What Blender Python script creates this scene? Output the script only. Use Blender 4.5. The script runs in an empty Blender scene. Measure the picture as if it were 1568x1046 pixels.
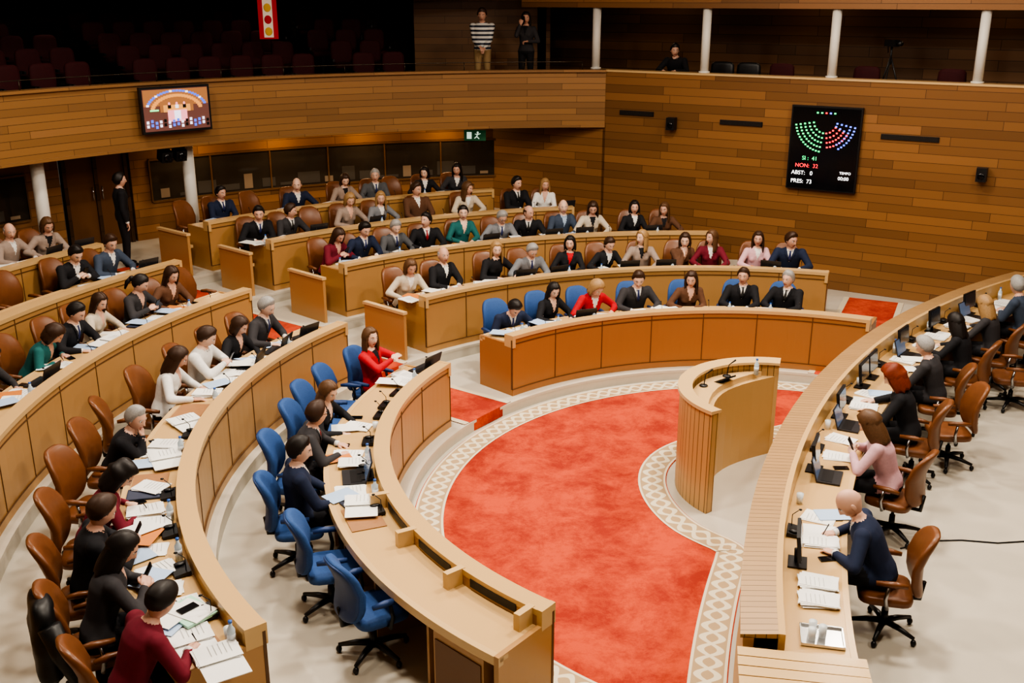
import bpy, math, random
from mathutils import Vector, Matrix
from mathutils.geometry import tessellate_polygon
R=random.Random(7)
pi=math.pi; rad=math.radians
V=Vector
C=(3.06,10.2); C2=(1.65,10.3); C3=(17.85,3.35)
scene=bpy.context.scene
def pos(c,r,a): return (c[0]+r*math.cos(rad(a)), c[1]+r*math.sin(rad(a)))

# ---------------- materials ----------------
_m={}
def newmat(name):
    m=bpy.data.materials.new(name); m.use_nodes=True
    nt=m.node_tree; b=nt.nodes["Principled BSDF"]; return m,nt,b
def M(name,col,rough=.6,metal=0,emit=0,var=0.0,scale=20,bump=0):
    if name in _m: return _m[name]
    m,nt,b=newmat(name); c=(col[0],col[1],col[2],1)
    b.inputs["Base Color"].default_value=c; b.inputs["Roughness"].default_value=rough; b.inputs["Metallic"].default_value=metal
    if emit:
        b.inputs["Emission Color"].default_value=c; b.inputs["Emission Strength"].default_value=emit
    tc=nt.nodes.new("ShaderNodeTexCoord"); no=nt.nodes.new("ShaderNodeTexNoise"); no.inputs["Scale"].default_value=scale; no.inputs["Detail"].default_value=4
    nt.links.new(tc.outputs["Object"],no.inputs["Vector"])
    if var:
        mx=nt.nodes.new("ShaderNodeMix"); mx.data_type='RGBA'
        mx.inputs[6].default_value=tuple(x*(1-var) for x in col)+(1,); mx.inputs[7].default_value=tuple(min(1,x*(1+var)) for x in col)+(1,)
        nt.links.new(no.outputs["Fac"],mx.inputs[0]); nt.links.new(mx.outputs[2],b.inputs["Base Color"])
    if bump:
        bp=nt.nodes.new("ShaderNodeBump"); bp.inputs["Strength"].default_value=bump; bp.inputs["Distance"].default_value=.01
        nt.links.new(no.outputs["Fac"],bp.inputs["Height"]); nt.links.new(bp.outputs[0],b.inputs["Normal"])
    _m[name]=m; return m
def wood(name,dark,light,plank=None,rough=.38,coord="UV",vary=.5,gs=(1.1,16,16)):
    if name in _m: return _m[name]
    m,nt,b=newmat(name); L=nt.links.new; N=nt.nodes.new
    tc=N("ShaderNodeTexCoord"); mp=N("ShaderNodeMapping"); mp.inputs["Scale"].default_value=gs
    L(tc.outputs[coord],mp.inputs["Vector"])
    no=N("ShaderNodeTexNoise"); no.inputs["Scale"].default_value=2.0; no.inputs["Detail"].default_value=6; no.inputs["Roughness"].default_value=.6
    L(mp.outputs[0],no.inputs["Vector"])
    rp=N("ShaderNodeValToRGB"); rp.color_ramp.elements[0].position=.3; rp.color_ramp.elements[1].position=.72
    rp.color_ramp.elements[0].color=dark+(1,); rp.color_ramp.elements[1].color=light+(1,)
    out=rp.outputs[0]
    if plank:
        br=N("ShaderNodeTexBrick"); br.inputs["Scale"].default_value=1; br.inputs["Brick Width"].default_value=plank[0]; br.inputs["Row Height"].default_value=plank[1]
        br.inputs["Mortar Size"].default_value=plank[2]; br.inputs["Mortar Smooth"].default_value=0.1
        br.inputs["Color1"].default_value=(0,0,0,1); br.inputs["Color2"].default_value=(1,1,1,1); br.inputs["Mortar"].default_value=(.5,.5,.5,1)
        br.offset=.37; br.offset_frequency=2; br.squash=.7; br.squash_frequency=3
        L(tc.outputs[coord],br.inputs["Vector"])
        ad=N("ShaderNodeVectorMath"); ad.operation='ADD'; sc=N("ShaderNodeVectorMath"); sc.operation='SCALE'; sc.inputs[3].default_value=13
        L(br.outputs["Color"],sc.inputs[0]); L(mp.outputs[0],ad.inputs[0]); L(sc.outputs[0],ad.inputs[1]); L(ad.outputs[0],no.inputs["Vector"])
        mr=N("ShaderNodeMapRange"); mr.inputs[3].default_value=1-vary; mr.inputs[4].default_value=1+vary*.6
        L(br.outputs["Color"],mr.inputs[0])
        mu=N("ShaderNodeVectorMath"); mu.operation='SCALE'; L(out,mu.inputs[0]); L(mr.outputs[0],mu.inputs[3])
        mx=N("ShaderNodeMix"); mx.data_type='RGBA'; L(br.outputs["Fac"],mx.inputs[0]); L(mu.outputs[0],mx.inputs[6]); mx.inputs[7].default_value=tuple(x*.35 for x in dark)+(1,)
        out=mx.outputs[2]
    L(out,b.inputs["Base Color"]); b.inputs["Roughness"].default_value=rough
    _m[name]=m; return m
W_desk=wood("wood_desk_panel",(.38,.205,.082),(.51,.30,.128),rough=.3)
W_deskC=wood("wood_desk_panel_orange",(.33,.15,.055),(.44,.215,.085),rough=.3)
W_top=wood("wood_desktop_pine",(.53,.34,.155),(.69,.475,.24),rough=.22)
W_cap=wood("wood_cap_light",(.57,.38,.185),(.71,.51,.275),rough=.22)
W_seam=M("wood_seam_dark",(.13,.065,.028),.5,var=.2)
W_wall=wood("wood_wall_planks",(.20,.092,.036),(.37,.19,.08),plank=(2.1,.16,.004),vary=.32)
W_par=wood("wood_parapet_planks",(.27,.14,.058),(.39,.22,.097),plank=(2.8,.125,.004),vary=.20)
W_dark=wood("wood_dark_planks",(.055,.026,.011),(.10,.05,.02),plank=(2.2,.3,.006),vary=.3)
W_pres=wood("wood_presidium_slats",(.34,.205,.095),(.46,.29,.14),plank=(.11,30,.004),vary=.06)
W_slat=wood("wood_lectern_slats",(.46,.29,.13),(.58,.38,.18),plank=(.11,30,.005),vary=.07)
W_obj=wood("wood_object_light",(.47,.29,.125),(.60,.40,.19),coord="Object",rough=.3)
W_door=wood("wood_door_brown",(.13,.058,.02),(.20,.09,.034),coord="Object")
floorM=M("floor_cream_stone",(.55,.51,.43),.34,var=.08,scale=3)
riserM=M("riser_cream_stone",(.60,.55,.46),.5,var=.05,scale=5)
blackP=M("black_plastic",(.012,.012,.014),.4,var=.1)
screenM=M("black_screen",(.006,.007,.01),.12,var=.1)
metalM=M("chrome_metal",(.45,.45,.47),.25,1)
blueF=M("blue_fabric",(.035,.095,.27),.75,var=.2,scale=60,bump=.2)
blueD=M("blue_plastic_shell",(.025,.06,.18),.5,var=.1)
brownL=M("brown_leather",(.19,.075,.032),.36,var=.25,scale=9,bump=.15)
redF=M("dark_red_fabric",(.055,.005,.008),.8,var=.2)
paperM=M("white_paper",(.80,.80,.78),.7,var=.03)
bluepaper=M("pale_blue_paper",(.42,.55,.75),.7,var=.03)
greenpaper=M("pale_green_folder",(.42,.72,.55),.6,var=.03)
whiteP=M("white_painted_column",(.74,.72,.67),.5,var=.03)
glassD=M("dark_booth_glass",(.05,.040,.030),.08,var=.3,scale=1.5)
plaster=M("ceiling_plaster",(.62,.56,.47),.8,var=.05)
def carpet():
    m,nt,b=newmat("red_carpet"); L=nt.links.new; N=nt.nodes.new
    tc=N("ShaderNodeTexCoord"); n1=N("ShaderNodeTexNoise"); n1.inputs["Scale"].default_value=1.5; n1.inputs["Detail"].default_value=9; n1.inputs["Roughness"].default_value=.8; n1.inputs["Distortion"].default_value=.2
    n2=N("ShaderNodeTexNoise"); n2.inputs["Scale"].default_value=90
    L(tc.outputs["Object"],n1.inputs[0]); L(tc.outputs["Object"],n2.inputs[0])
    r=N("ShaderNodeValToRGB"); e=r.color_ramp.elements; e[0].position=.40; e[1].position=.58
    e[0].color=(.34,.034,.019,1); e[1].color=(.57,.088,.040,1)
    L(n1.outputs[0],r.inputs[0]); L(r.outputs[0],b.inputs["Base Color"]); b.inputs["Roughness"].default_value=.95
    bp=N("ShaderNodeBump"); bp.inputs["Strength"].default_value=.35; bp.inputs["Distance"].default_value=.01; L(n2.outputs[0],bp.inputs["Height"]); L(bp.outputs[0],b.inputs["Normal"])
    return m
carpetM=carpet()
def border():
    m,nt,b=newmat("cream_chain_border"); L=nt.links.new; N=nt.nodes.new
    tc=N("ShaderNodeTexCoord"); sp=N("ShaderNodeSeparateXYZ"); L(tc.outputs["UV"],sp.inputs[0])
    def mth(op,a,bv=None,c=None):
        n=N("ShaderNodeMath"); n.operation=op
        for i,x in enumerate((a,bv,c)):
            if x is None: continue
            if isinstance(x,(int,float)): n.inputs[i].default_value=x
            else: L(x,n.inputs[i])
        return n.outputs[0]
    s=mth('MULTIPLY',mth('SINE',mth('MULTIPLY',sp.outputs[0],2*pi/.36)),.27)
    v=mth('SUBTRACT',sp.outputs[1],.5)
    l1=mth('LESS_THAN',mth('ABSOLUTE',mth('SUBTRACT',v,s)),.10)
    l2=mth('LESS_THAN',mth('ABSOLUTE',mth('ADD',v,s)),.10)
    l3=mth('GREATER_THAN',mth('ABSOLUTE',v),.42)
    k=mth('MAXIMUM',mth('MAXIMUM',l1,l2),0.0)
    mx=N("ShaderNodeMix"); mx.data_type='RGBA'; mx.inputs[6].default_value=(.44,.32,.19,1); mx.inputs[7].default_value=(.68,.61,.46,1); L(k,mx.inputs[0])
    mx2=N("ShaderNodeMix"); mx2.data_type='RGBA'; L(l3,mx2.inputs[0]); L(mx.outputs[2],mx2.inputs[6]); mx2.inputs[7].default_value=(.68,.61,.47,1)
    L(mx2.outputs[2],b.inputs["Base Color"]); b.inputs["Roughness"].default_value=.95
    return m
borderM=border()

# ---------------- mesh builder ----------------
class MB:
    def __init__(s): s.v=[];s.f=[];s.m=[];s.sm=[];s.uv=[]
    def add(s,vs,fs,mat=0,sm=True,uv=None):
        o=len(s.v); s.v+= [tuple(p) for p in vs]
        for i,f in enumerate(fs):
            s.f.append(tuple(o+k for k in f)); s.m.append(mat); s.sm.append(sm)
            s.uv.append(uv[i] if uv else [(0,0)]*len(f))
    def merge(s,o,Mx=None,mo=0):
        vs=[Mx@V(p) for p in o.v] if Mx else o.v
        b=len(s.v); s.v+=[tuple(p) for p in vs]
        s.f+=[tuple(b+k for k in f) for f in o.f]; s.m+=[k+mo for k in o.m]; s.sm+=o.sm; s.uv+=o.uv
    def box(s,c,d,mat=0,Mx=None):
        x,y,z=d[0]/2,d[1]/2,d[2]/2
        vs=[V((a*x,b*y,e*z)) for a in(-1,1) for b in(-1,1) for e in(-1,1)]
        if Mx: vs=[Mx@p for p in vs]
        vs=[p+V(c) for p in vs]
        fs=[(0,1,3,2),(4,6,7,5),(0,4,5,1),(2,3,7,6),(0,2,6,4),(1,5,7,3)]
        dims=[(2*y,2*z),(2*y,2*z),(2*x,2*z),(2*x,2*z),(2*y,2*x),(2*y,2*x)]
        uv=[[(0,0),(0,h),(w,h),(w,0)] if i in(0,) else [(0,0),(w,0),(w,h),(0,h)] for i,(w,h) in enumerate(dims)]
        s.add(vs,fs,mat,False,uv)
    def loft(s,rings,n=12,mat=0,sm=True,cap=True):
        vs=[];fs=[]
        for c,ax,ay in rings:
            for k in range(n):
                t=2*pi*k/n; vs.append(c+ax*math.cos(t)+ay*math.sin(t))
        for i in range(len(rings)-1):
            for k in range(n):
                k2=(k+1)%n; fs.append((i*n+k,i*n+k2,(i+1)*n+k2,(i+1)*n+k))
        if cap: fs.append(tuple(range(n))[::-1]); fs.append(tuple((len(rings)-1)*n+k for k in range(n)))
        s.add(vs,fs,mat,sm)
    def tube(s,pts,rs,n=8,mat=0,sm=True):
        pts=[V(p) for p in pts]; rings=[]
        for i,p in enumerate(pts):
            d=(pts[min(i+1,len(pts)-1)]-pts[max(i-1,0)]).normalized()
            u=V((1,0,0)) if abs(d.x)<.8 else V((0,0,1))
            ax=d.cross(u).normalized(); ay=d.cross(ax)
            rings.append((p,ax*rs[i],ay*rs[i]))
        s.loft(rings,n,mat,sm)
    def ell(s,c,r,e=1.0,nu=16,nv=10,mat=0,Mx=None,fn=None):
        def pw(x): return math.copysign(abs(x)**e,x)
        vs=[];fs=[]
        for i in range(nv+1):
            ph=-pi/2+pi*i/nv
            for j in range(nu):
                la=2*pi*j/nu
                p=V((r[0]*pw(math.cos(ph))*pw(math.cos(la)),r[1]*pw(math.cos(ph))*pw(math.sin(la)),r[2]*pw(math.sin(ph))))
                if fn: p=fn(p)
                if Mx: p=Mx@p
                vs.append(p+V(c))
        for i in range(nv):
            for j in range(nu):
                j2=(j+1)%nu; fs.append((i*nu+j,i*nu+j2,(i+1)*nu+j2,(i+1)*nu+j))
        s.add(vs,fs,mat,True)
    def sweep(s,c,prof,a0,a1,mat=0,step=1.5,caps=True):
        n=max(1,int(abs(a1-a0)/step)+1); k=len(prof); vs=[];fs=[];uv=[]
        per=[0]
        for i in range(k): per.append(per[-1]+math.dist(prof[i],prof[(i+1)%k]))
        rm=sum(p[0] for p in prof)/k
        for i in range(n+1):
            a=rad(a0+(a1-a0)*i/n)
            for r,z in prof: vs.append((c[0]+r*math.cos(a),c[1]+r*math.sin(a),z))
        for i in range(n):
            u0=rm*rad(a0+(a1-a0)*i/n); u1=rm*rad(a0+(a1-a0)*(i+1)/n)
            for j in range(k):
                j2=(j+1)%k
                fs.append((i*k+j,i*k+j2,(i+1)*k+j2,(i+1)*k+j)); uv.append([(u0,per[j]),(u0,per[j+1]),(u1,per[j+1]),(u1,per[j])])
        if caps:
            for q in (0,n):
                fs.append(tuple(q*k+j for j in range(k))); uv.append([(p[0],p[1]) for p in prof])
        s.add(vs,fs,mat,False,uv)
    def rsweep(s,c,r0,r1,z0,z1,a0,a1,mat=0,step=1.5): s.sweep(c,[(r0,z0),(r0,z1),(r1,z1),(r1,z0)],a0,a1,mat,step)
    def rbox(s,c,r0,r1,z0,z1,a,w,mat=0):
        p=pos(c,(r0+r1)/2,a); s.box((p[0],p[1],(z0+z1)/2),(r1-r0,w,z1-z0),mat,Matrix.Rotation(rad(a),3,'Z'))
    def prism(s,poly,z0,z1,mat=0,top=None):
        n=len(poly); P=[V((p[0],p[1],0)) for p in poly]; tri=tessellate_polygon([P])
        vs=[(p[0],p[1],z) for z in (z0,z1) for p in poly]; u=[0]
        for i in range(n): u.append(u[-1]+math.dist(poly[i],poly[(i+1)%n]))
        s.add(vs,[(i,(i+1)%n,n+(i+1)%n,n+i) for i in range(n)],mat,False,[[(u[i],z0),(u[i+1],z0),(u[i+1],z1),(u[i],z1)] for i in range(n)])
        s.add(vs,[tuple(n+k for k in t) for t in tri],mat if top is None else top,False,[[(poly[k][0],poly[k][1]) for k in t] for t in tri])
        s.add(vs,[tuple(t) for t in tri],mat,False)
    def mesh(s,name,mats):
        me=bpy.data.meshes.new(name); me.from_pydata(s.v,[],s.f)
        me.polygons.foreach_set("material_index",s.m); me.polygons.foreach_set("use_smooth",s.sm)
        l=me.uv_layers.new(name="UVMap"); flat=[x for f in s.uv for p in f for x in p]
        l.data.foreach_set("uv",flat)
        for m in mats: me.materials.append(m)
        me.update(); return me
    def obj(s,name,mats,loc=(0,0,0),rz=0): return inst(s.mesh(name,mats),name,loc,rz)
def inst(me,name,loc=(0,0,0),rz=0,sc=1,parent=None):
    o=bpy.data.objects.new(name,me); o.location=loc; o.rotation_euler=(0,0,rz); o.scale=(sc,sc,sc)
    scene.collection.objects.link(o)
    if parent: o.parent=parent
    return o

# ---------------- floors ----------------
ZF=[.15,.32,.49,.66,.83]; E=[4.2,6.08,7.98,9.62,10.98,15.5]
R0=[4.36,6.2,8.1,9.75,11.1]
b=MB(); b.box((4,9,-.1),(36,44,.2)); b.obj("floor",[floorM])
b=MB()
for k in range(5):
    a0=[58,60,81,95,102][k]
    b.sweep(C,[(E[k],0.0),(E[k],ZF[k]),(E[k+1]+.02,ZF[k]),(E[k+1]+.02,0.0)],a0,250,0)
    b.sweep(C,[(E[k]-.004,ZF[k]-.035),(E[k]-.004,ZF[k]+.002),(E[k]+.05,ZF[k]+.002),(E[k]+.05,ZF[k]-.035)],a0,250,1)
b.obj("floor_tiers",[floorM,riserM])
# carpet
loop=[]
for i in range(0,220):
    a=50+i
    p=pos(C,4.14,a)
    if math.dist(p,C3)>16.55: loop.append(p)
yb=loop[-1][1]; yt=loop[0][1]
def px(y,r=16.52): return C3[0]-math.sqrt(r*r-(y-C3[1])**2)
y=yb+.15
while y<9.15: loop.append((px(y),y)); y+=.2
loop+=[(2.44,9.36),(2.34,9.56),(2.16,9.74),(1.99,9.95),(1.87,10.25),(1.80,10.6),(1.80,10.95),(1.88,11.3),(2.06,11.63),(2.36,11.9),(2.72,12.07),(3.1,12.15),(3.45,12.2),(3.75,12.35)]
y=12.6
while y<yt-.1: loop.append((px(y),y)); y+=.2
for _ in range(2):
    q=[]
    for i in range(len(loop)):
        p0=V(loop[i]);p1=V(loop[(i+1)%len(loop)]); q.append(tuple(p0*.75+p1*.25)); q.append(tuple(p0*.25+p1*.75))
    loop=q
n=len(loop); nrm=[]
for i in range(n):
    d=(V(loop[(i+2)%n])-V(loop[(i-2)%n])).normalized(); nrm.append(V((-d.y,d.x)))
def inset(t): return [V(loop[i])+nrm[i]*t for i in range(n)]
b=MB(); P3=[V((p[0],p[1],.006)) for p in loop]; b.add(P3,[tuple(t) for t in tessellate_polygon([P3])],0,False)
i0=inset(.01);i1=inset(.33); vs=[];fs=[];uv=[];u=0
us=[0]
for i in range(n): us.append(us[-1]+math.dist(i0[i],i0[(i+1)%n]))
for i in range(n): vs+=[(i0[i].x,i0[i].y,.011),(i1[i].x,i1[i].y,.011)]
for i in range(n):
    j=(i+1)%n; fs.append((2*i,2*j,2*j+1,2*i+1)); uv.append([(us[i],0),(us[i+1],0),(us[i+1],1),(us[i],1)])
b.add(vs,fs,1,False,uv)
b.obj("red_carpet_with_border",[carpetM,borderM])
# aisle runners
def runner(name,ang,ks,hw=.50):
    b=MB(); d=V((math.cos(rad(ang)),math.sin(rad(ang)),0)); t=V((-d.y,d.x,0)); c=V((C[0],C[1],0))
    for k in ks:
        ra,rb=E[k]+.0,min(E[k+1],12.5); z=ZF[k]+.008
        for (o0,o1,m,dz) in ((-hw,hw,0,0),(-hw,-hw+.09,1,.003),(hw-.09,hw,1,.003)):
            P=[c+d*ra+t*o0,c+d*ra+t*o1,c+d*rb+t*o1,c+d*rb+t*o0]
            Q=[(p.x,p.y,z+dz) for p in P]; zl=(ZF[k-1] if k else 0)+.008
            b.add(Q,[(0,1,2,3)],m,False,[[(0,0),(0,1),(rb-ra,1),(rb-ra,0)]])
            f=d*(-.012); b.add([(P[0].x+f.x,P[0].y+f.y,zl),(P[1].x+f.x,P[1].y+f.y,zl),(P[1].x+f.x,P[1].y+f.y,z),(P[0].x+f.x,P[0].y+f.y,z)],[(0,1,2,3)],m,False)
            b.add([(P[0].x+f.x,P[0].y+f.y,z+dz),(P[1].x+f.x,P[1].y+f.y,z+dz),Q[1],Q[0]],[(0,1,2,3)],m,False)
    b.obj(name,[carpetM,M("cream_carpet_edge",(.60,.53,.40),.95)])
runner("aisle_carpet_runner",143.6,range(5)); runner("aisle_carpet_runner",65.5,range(0,2))

# ---------------- curved desks ----------------
def desk(k,a0,a1,front,name="curved_desk_row",endpanel=True,seam=.78):
    r=R0[k]; z=ZF[k]; b=MB(); hz=.87
    b.rsweep(C,r,r+.035,z,z+hz-.05,a0,a1,0)
    b.rsweep(C,r-.018,r+.15,z+hz-.05,z+hz,a0,a1,1)
    b.rsweep(C,r+.11,r+.148,z+.70,z+hz-.05,a0,a1,0)
    b.rsweep(C,r+.13,r+.64,z+.69,z+.73,a0,a1,1)
    b.rsweep(C,r+.60,r+.655,z+.66,z+.735,a0,a1,2)
    b.rsweep(C,r-.012,r+.01,z,z+.09,a0,a1,0)
    b.rsweep(C,r-.006,r+.01,z+hz-.13,z+hz-.115,a0,a1,3)
    b.rsweep(C,r-.014,r+.01,z+.088,z+.098,a0,a1,3)
    L=rad(a1-a0)*r; m=max(1,round(L/seam))
    for i in range(m+1):
        a=a0+(a1-a0)*i/m; b.rbox(C,r-.006,r+.02,z+.09,z+hz-.06,a,.012,3)
        if 0<i<m: b.rbox(C,r+.05,r+.58,z,z+.69,a,.03,0)
    for a,sg in ((a0,1),(a1,-1)):
        aa=a+sg*math.degrees(.02/r)
        b.rbox(C,r-.0,r+.655,z,z+.74,aa,.045,0); b.rbox(C,r-.02,r+.15,z+.7,z+hz+.003,aa,.05,1)
    return b.obj(name,[front,W_top,W_cap,W_seam])
Cst=[134.5,134.4,135,136.7,138.5]; Cen=[62,71,86,101,108]
Lst=[152,149,148,147,149]; Len=[231,219,222,212,200]
for k in range(5):
    desk(k,Cen[k],Cst[k],W_deskC if k==0 else W_desk); desk(k,Lst[k],Len[k],W_desk)
for k in range(1,5):
    b=MB(); r=R0[k]; z=ZF[k]; a=Cst[k]+math.degrees(.42/r)
    b.rbox(C,r-.02,r+.85,z,z+.70,a,.05,0); b.rbox(C,r-.03,r+.87,z+.70,z+.74,a,.08,1)
    b.rbox(C,r+.78,r+.83,z,z+.55,a-math.degrees(.20/r),.36,0); b.rbox(C,r+.45,r+.8,z+.36,z+.41,a-math.degrees(.20/r),.34,1)
    b.obj("bench_end_panel",[W_desk,W_cap])
b=MB(); z=ZF[0]; r=R0[0]
for a in (200,209.5,219.5,229.5): b.rbox(C,r+.12,r+.30,z+.73,z+.875,a,.06,0)
for a in (204.7,214.5,224.5): b.rsweep(C,r+.149,r+.156,z+.76,z+.83,a-3.3,a+3.3,1)
b.obj("desk_console_housing",[W_cap,blackP])
b=MB(); p=pos(C,r+.42,226); Mx=Matrix.Rotation(rad(226),3,'Z')
b.box((p[0],p[1],z+.33),(.42,.55,.62),0,Mx); b.box((p[0]+.0,p[1],z+.33),(.44,.5,.5),1,Mx)
b.obj("desk_pedestal_cabinet",[W_desk,W_door])

# ---------------- presidium desk ----------------
b=MB()
A0,A1=124.5,169.1
b.sweep(C3,[(16.38,0),(16.46,.93),(16.46,.97),(16.38,.97)],A0,A1,0)
b.sweep(C3,[(16.48,.955),(16.48,.985),(16.20,1.02),(16.20,.98)],A0,A1,3)
b.rsweep(C3,16.16,16.21,.78,1.02,A0,A1,1)
b.rsweep(C3,15.66,16.2,.74,.785,A0,A1,1)
b.rsweep(C3,15.62,15.67,.72,.79,A0,A1,2)
b.rsweep(C3,16.14,16.17,0,.74,A0,A1,0)
b.rsweep(C3,16.39,16.48,0,.08,A0,A1,0)
for i in range(14):
    a=A0+1+(A1-1-A0)*i/13; b.rbox(C3,15.72,16.36,0,.74,a,.04,0)
b.obj("presidium_curved_desk",[W_desk,W_top,W_cap,W_pres])
b=MB()
for i in range(7): b.rbox(C3,15.60,16.50,.905,.935,169.55+i*.40,.103,1)
b.rsweep(C3,15.64,16.45,0,.905,169.3,172.2,0)
b.obj("presidium_end_cabinet",[W_desk,W_cap])

# ---------------- lectern ----------------
b=MB(); LC=(2.96,10.82); lr=1.06
outer=[pos(LC,lr-.10,a) for a in range(76,217,4)]
e0=V(outer[-1]);e1=V(outer[0]); ch=(e1-e0); nn=V((-ch.y,ch.x)).normalized()
inner=[tuple(e0.lerp(e1,i/12)+nn*(.30*math.sin(pi*i/12))) for i in range(1,12)]
b.prism(outer+inner,0,1.02,2,1)
b.sweep(LC,[(lr-.10,0),(lr-.10,1.18),(lr,1.18),(lr,0)],73.5,218.5,0,3)
b.sweep(LC,[(lr-.14,1.175),(lr-.14,1.205),(lr+.025,1.22),(lr+.025,1.18)],73,219,1,3)
sh=[pos(LC,lr-.14,a) for a in range(86,207,4)]; f0=V(sh[-1]);f1=V(sh[0])
b.prism(sh+[tuple(f0.lerp(f1,i/8)+nn*(.22*math.sin(pi*i/8))) for i in range(1,8)],1.02,1.09,1,1)
b.obj("speaker_lectern",[W_slat,W_cap,W_obj])
b=MB()
for a in (118,150): 
    p=pos(LC,lr-.22,a); b.tube([(p[0],p[1],1.09),(p[0]+.02,p[1],1.24),(p[0]+.08,p[1]-.06,1.32)],[.006,.005,.011],6,0); b.ell((p[0],p[1],1.10),(.05,.05,.015),mat=0)
p=pos(LC,lr-.33,128); b.box((p[0],p[1],1.12),(.16,.22,.02),0,Matrix.Rotation(rad(128),3,'Z')@Matrix.Rotation(.5,3,'Y'))
b.obj("lectern_microphone",[blackP])
def bottle():
    b=MB(); b.tube([(0,0,0),(0,0,.13),(0,0,.16),(0,0,.185)],[.03,.03,.013,.013],12); b.tube([(0,0,.185),(0,0,.20)],[.015,.015],10,1); b.tube([(0,0,.05),(0,0,.10)],[.0305,.0305],12,2)
    return b.mesh("water_bottle",[M("bottle_plastic",(.55,.65,.72),.08),M("bottle_cap_blue",(.05,.15,.5),.4),M("bottle_label",(.7,.75,.8),.5)])
BM=bottle(); p=pos(LC,lr-.25,92); inst(BM,"water_bottle",(p[0],p[1],1.09))

# ---------------- walls ----------------
def wl(x): return 23.03-.597*x
def slab(b,p0,p1,z0,z1,th,mat=0,u0=0):
    p0=V(p0);p1=V(p1);d=(p1-p0);L=d.length;d.normalize();nn=V((-d.y,d.x))*th
    q=[p0,p1,p1+nn,p0+nn]; vs=[(p.x,p.y,z) for z in(z0,z1) for p in q]
    fs=[(0,1,5,4),(1,2,6,5),(2,3,7,6),(3,0,4,7),(4,5,6,7),(0,1,2,3)]
    uv=[[(u0,z0),(u0+L,z0),(u0+L,z1),(u0,z1)],[(0,z0),(th,z0),(th,z1),(0,z1)],[(u0,z0),(u0+L,z0),(u0+L,z1),(u0,z1)],[(0,z0),(th,z0),(th,z1),(0,z1)],[(u0,0),(u0+L,0),(u0+L,th),(u0,th)],[(0,0),(1,0),(1,1),(0,1)]]
    b.add(vs,fs,mat,False,uv)
xa=-.45; xb=16.5
b=MB(); slab(b,(xa,wl(xa)),(1.95,wl(1.95)),0,2.86,.2); slab(b,(1.9,wl(1.9)),(xb,wl(xb)),0,3.93,.2); b.obj("wall_right",[W_wall])
b=MB(); slab(b,(1.7,wl(1.7)-.02),(xb,wl(xb)-.02),3.93,3.97,.28); b.obj("trim_1",[W_cap])
b=MB(); slab(b,(.2,wl(.2)),(xb,wl(xb)),5.18,7.6,.25); b.obj("wall_right_upper",[W_wall])
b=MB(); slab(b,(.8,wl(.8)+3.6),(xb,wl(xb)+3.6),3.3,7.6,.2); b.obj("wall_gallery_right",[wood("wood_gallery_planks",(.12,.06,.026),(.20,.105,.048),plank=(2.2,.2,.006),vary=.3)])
b=MB(); slab(b,(-2.5,25.3),(.9,25.3),3.3,7.6,.2); slab(b,(.8,25.3),(.8,27.2),3.3,7.6,.2); slab(b,(-2.5,27.5),(-2.5,25.3),3.3,7.6,.2); b.obj("wall_gallery_corner",[W_wall])
b=MB(); p0=V((1.0,wl(1.0)+.05));p1=V((xb,wl(xb)+.05)); slab(b,p0,p1,3.2,3.4,4.0); 
b.sweep(C2,[(11.62,2.86),(11.62,3.4),(18.6,3.4),(18.6,2.86)],84,200,0)
b.obj("floor_gallery",[M("gallery_soffit_floor",(.26,.17,.10),.7,var=.1,scale=2)])
b=MB(); 
for k in range(1,5): b.rsweep(C2,12.5+k*.95,18.5,3.4+(k-1)*.2,3.4+k*.2,108,198,0)
b.obj("floor_gallery_tiers",[M("gallery_dark_carpet",(.025,.014,.014),.9,var=.2)])
b=MB(); b.sweep(C2,[(11.56,2.82),(11.56,3.93),(11.68,3.93),(11.68,2.82)],88.6,198,0,1.0); b.obj("wall_gallery_parapet",[W_par])
b=MB(); b.sweep(C2,[(11.5,3.92),(11.5,3.97),(11.76,3.97),(11.76,3.92)],88.6,198,0,1.0); b.sweep(C2,[(11.53,2.80),(11.53,2.85),(12.2,2.85),(12.2,2.80)],88.6,198,0,1.0); b.obj("trim_2",[W_par])
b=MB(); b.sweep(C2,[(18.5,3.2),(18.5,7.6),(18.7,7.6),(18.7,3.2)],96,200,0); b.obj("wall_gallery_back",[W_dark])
b=MB()
for i in range(18):
    a=91+i*6; p=pos(C2,11.66,a); b.tube([(p[0],p[1],3.96),(p[0],p[1],4.12)],[.010,.010],6)
pts=[pos(C2,11.66,91+i*2)+(4.12,) for i in range(52)]; b.tube(pts,[.009]*len(pts),6)
b.obj("gallery_handrail",[M("dark_bronze_rail",(.10,.08,.06),.35,.8)])
b=MB(); rw=13.15
b.rsweep(C2,rw,rw+.2,0,2.86,98,133.2,0); b.rsweep(C2,rw,rw+.2,2.58,2.86,133.2,139.2,0); b.rsweep(C2,rw,rw+.2,0,2.86,139.2,200,0); b.obj("wall_back",[W_wall])
b=MB()
for (a0,a1) in ((98.8,131.6),(142,165)):
    b.rsweep(C2,rw-.02,rw+.0,1.58,2.36,a0,a1,0)
    m=int((a1-a0)/5.2)
    for i in range(m+1): b.rbox(C2,rw-.045,rw,1.56,2.38,a0+(a1-a0)*i/m,.03,1)
    b.rsweep(C2,rw-.05,rw,1.54,1.58,a0,a1,1); b.rsweep(C2,rw-.05,rw,2.36,2.40,a0,a1,1)
    i=0; a=a0+1.2
    while a<a1-1:
        b.rbox(C2,rw-.028,rw-.018,1.62,1.68+.3*((i*7)%5)/5,a,.18+.1*((i*3)%4),2 if i%4 else 3); a+=1.9; i+=1
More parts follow.
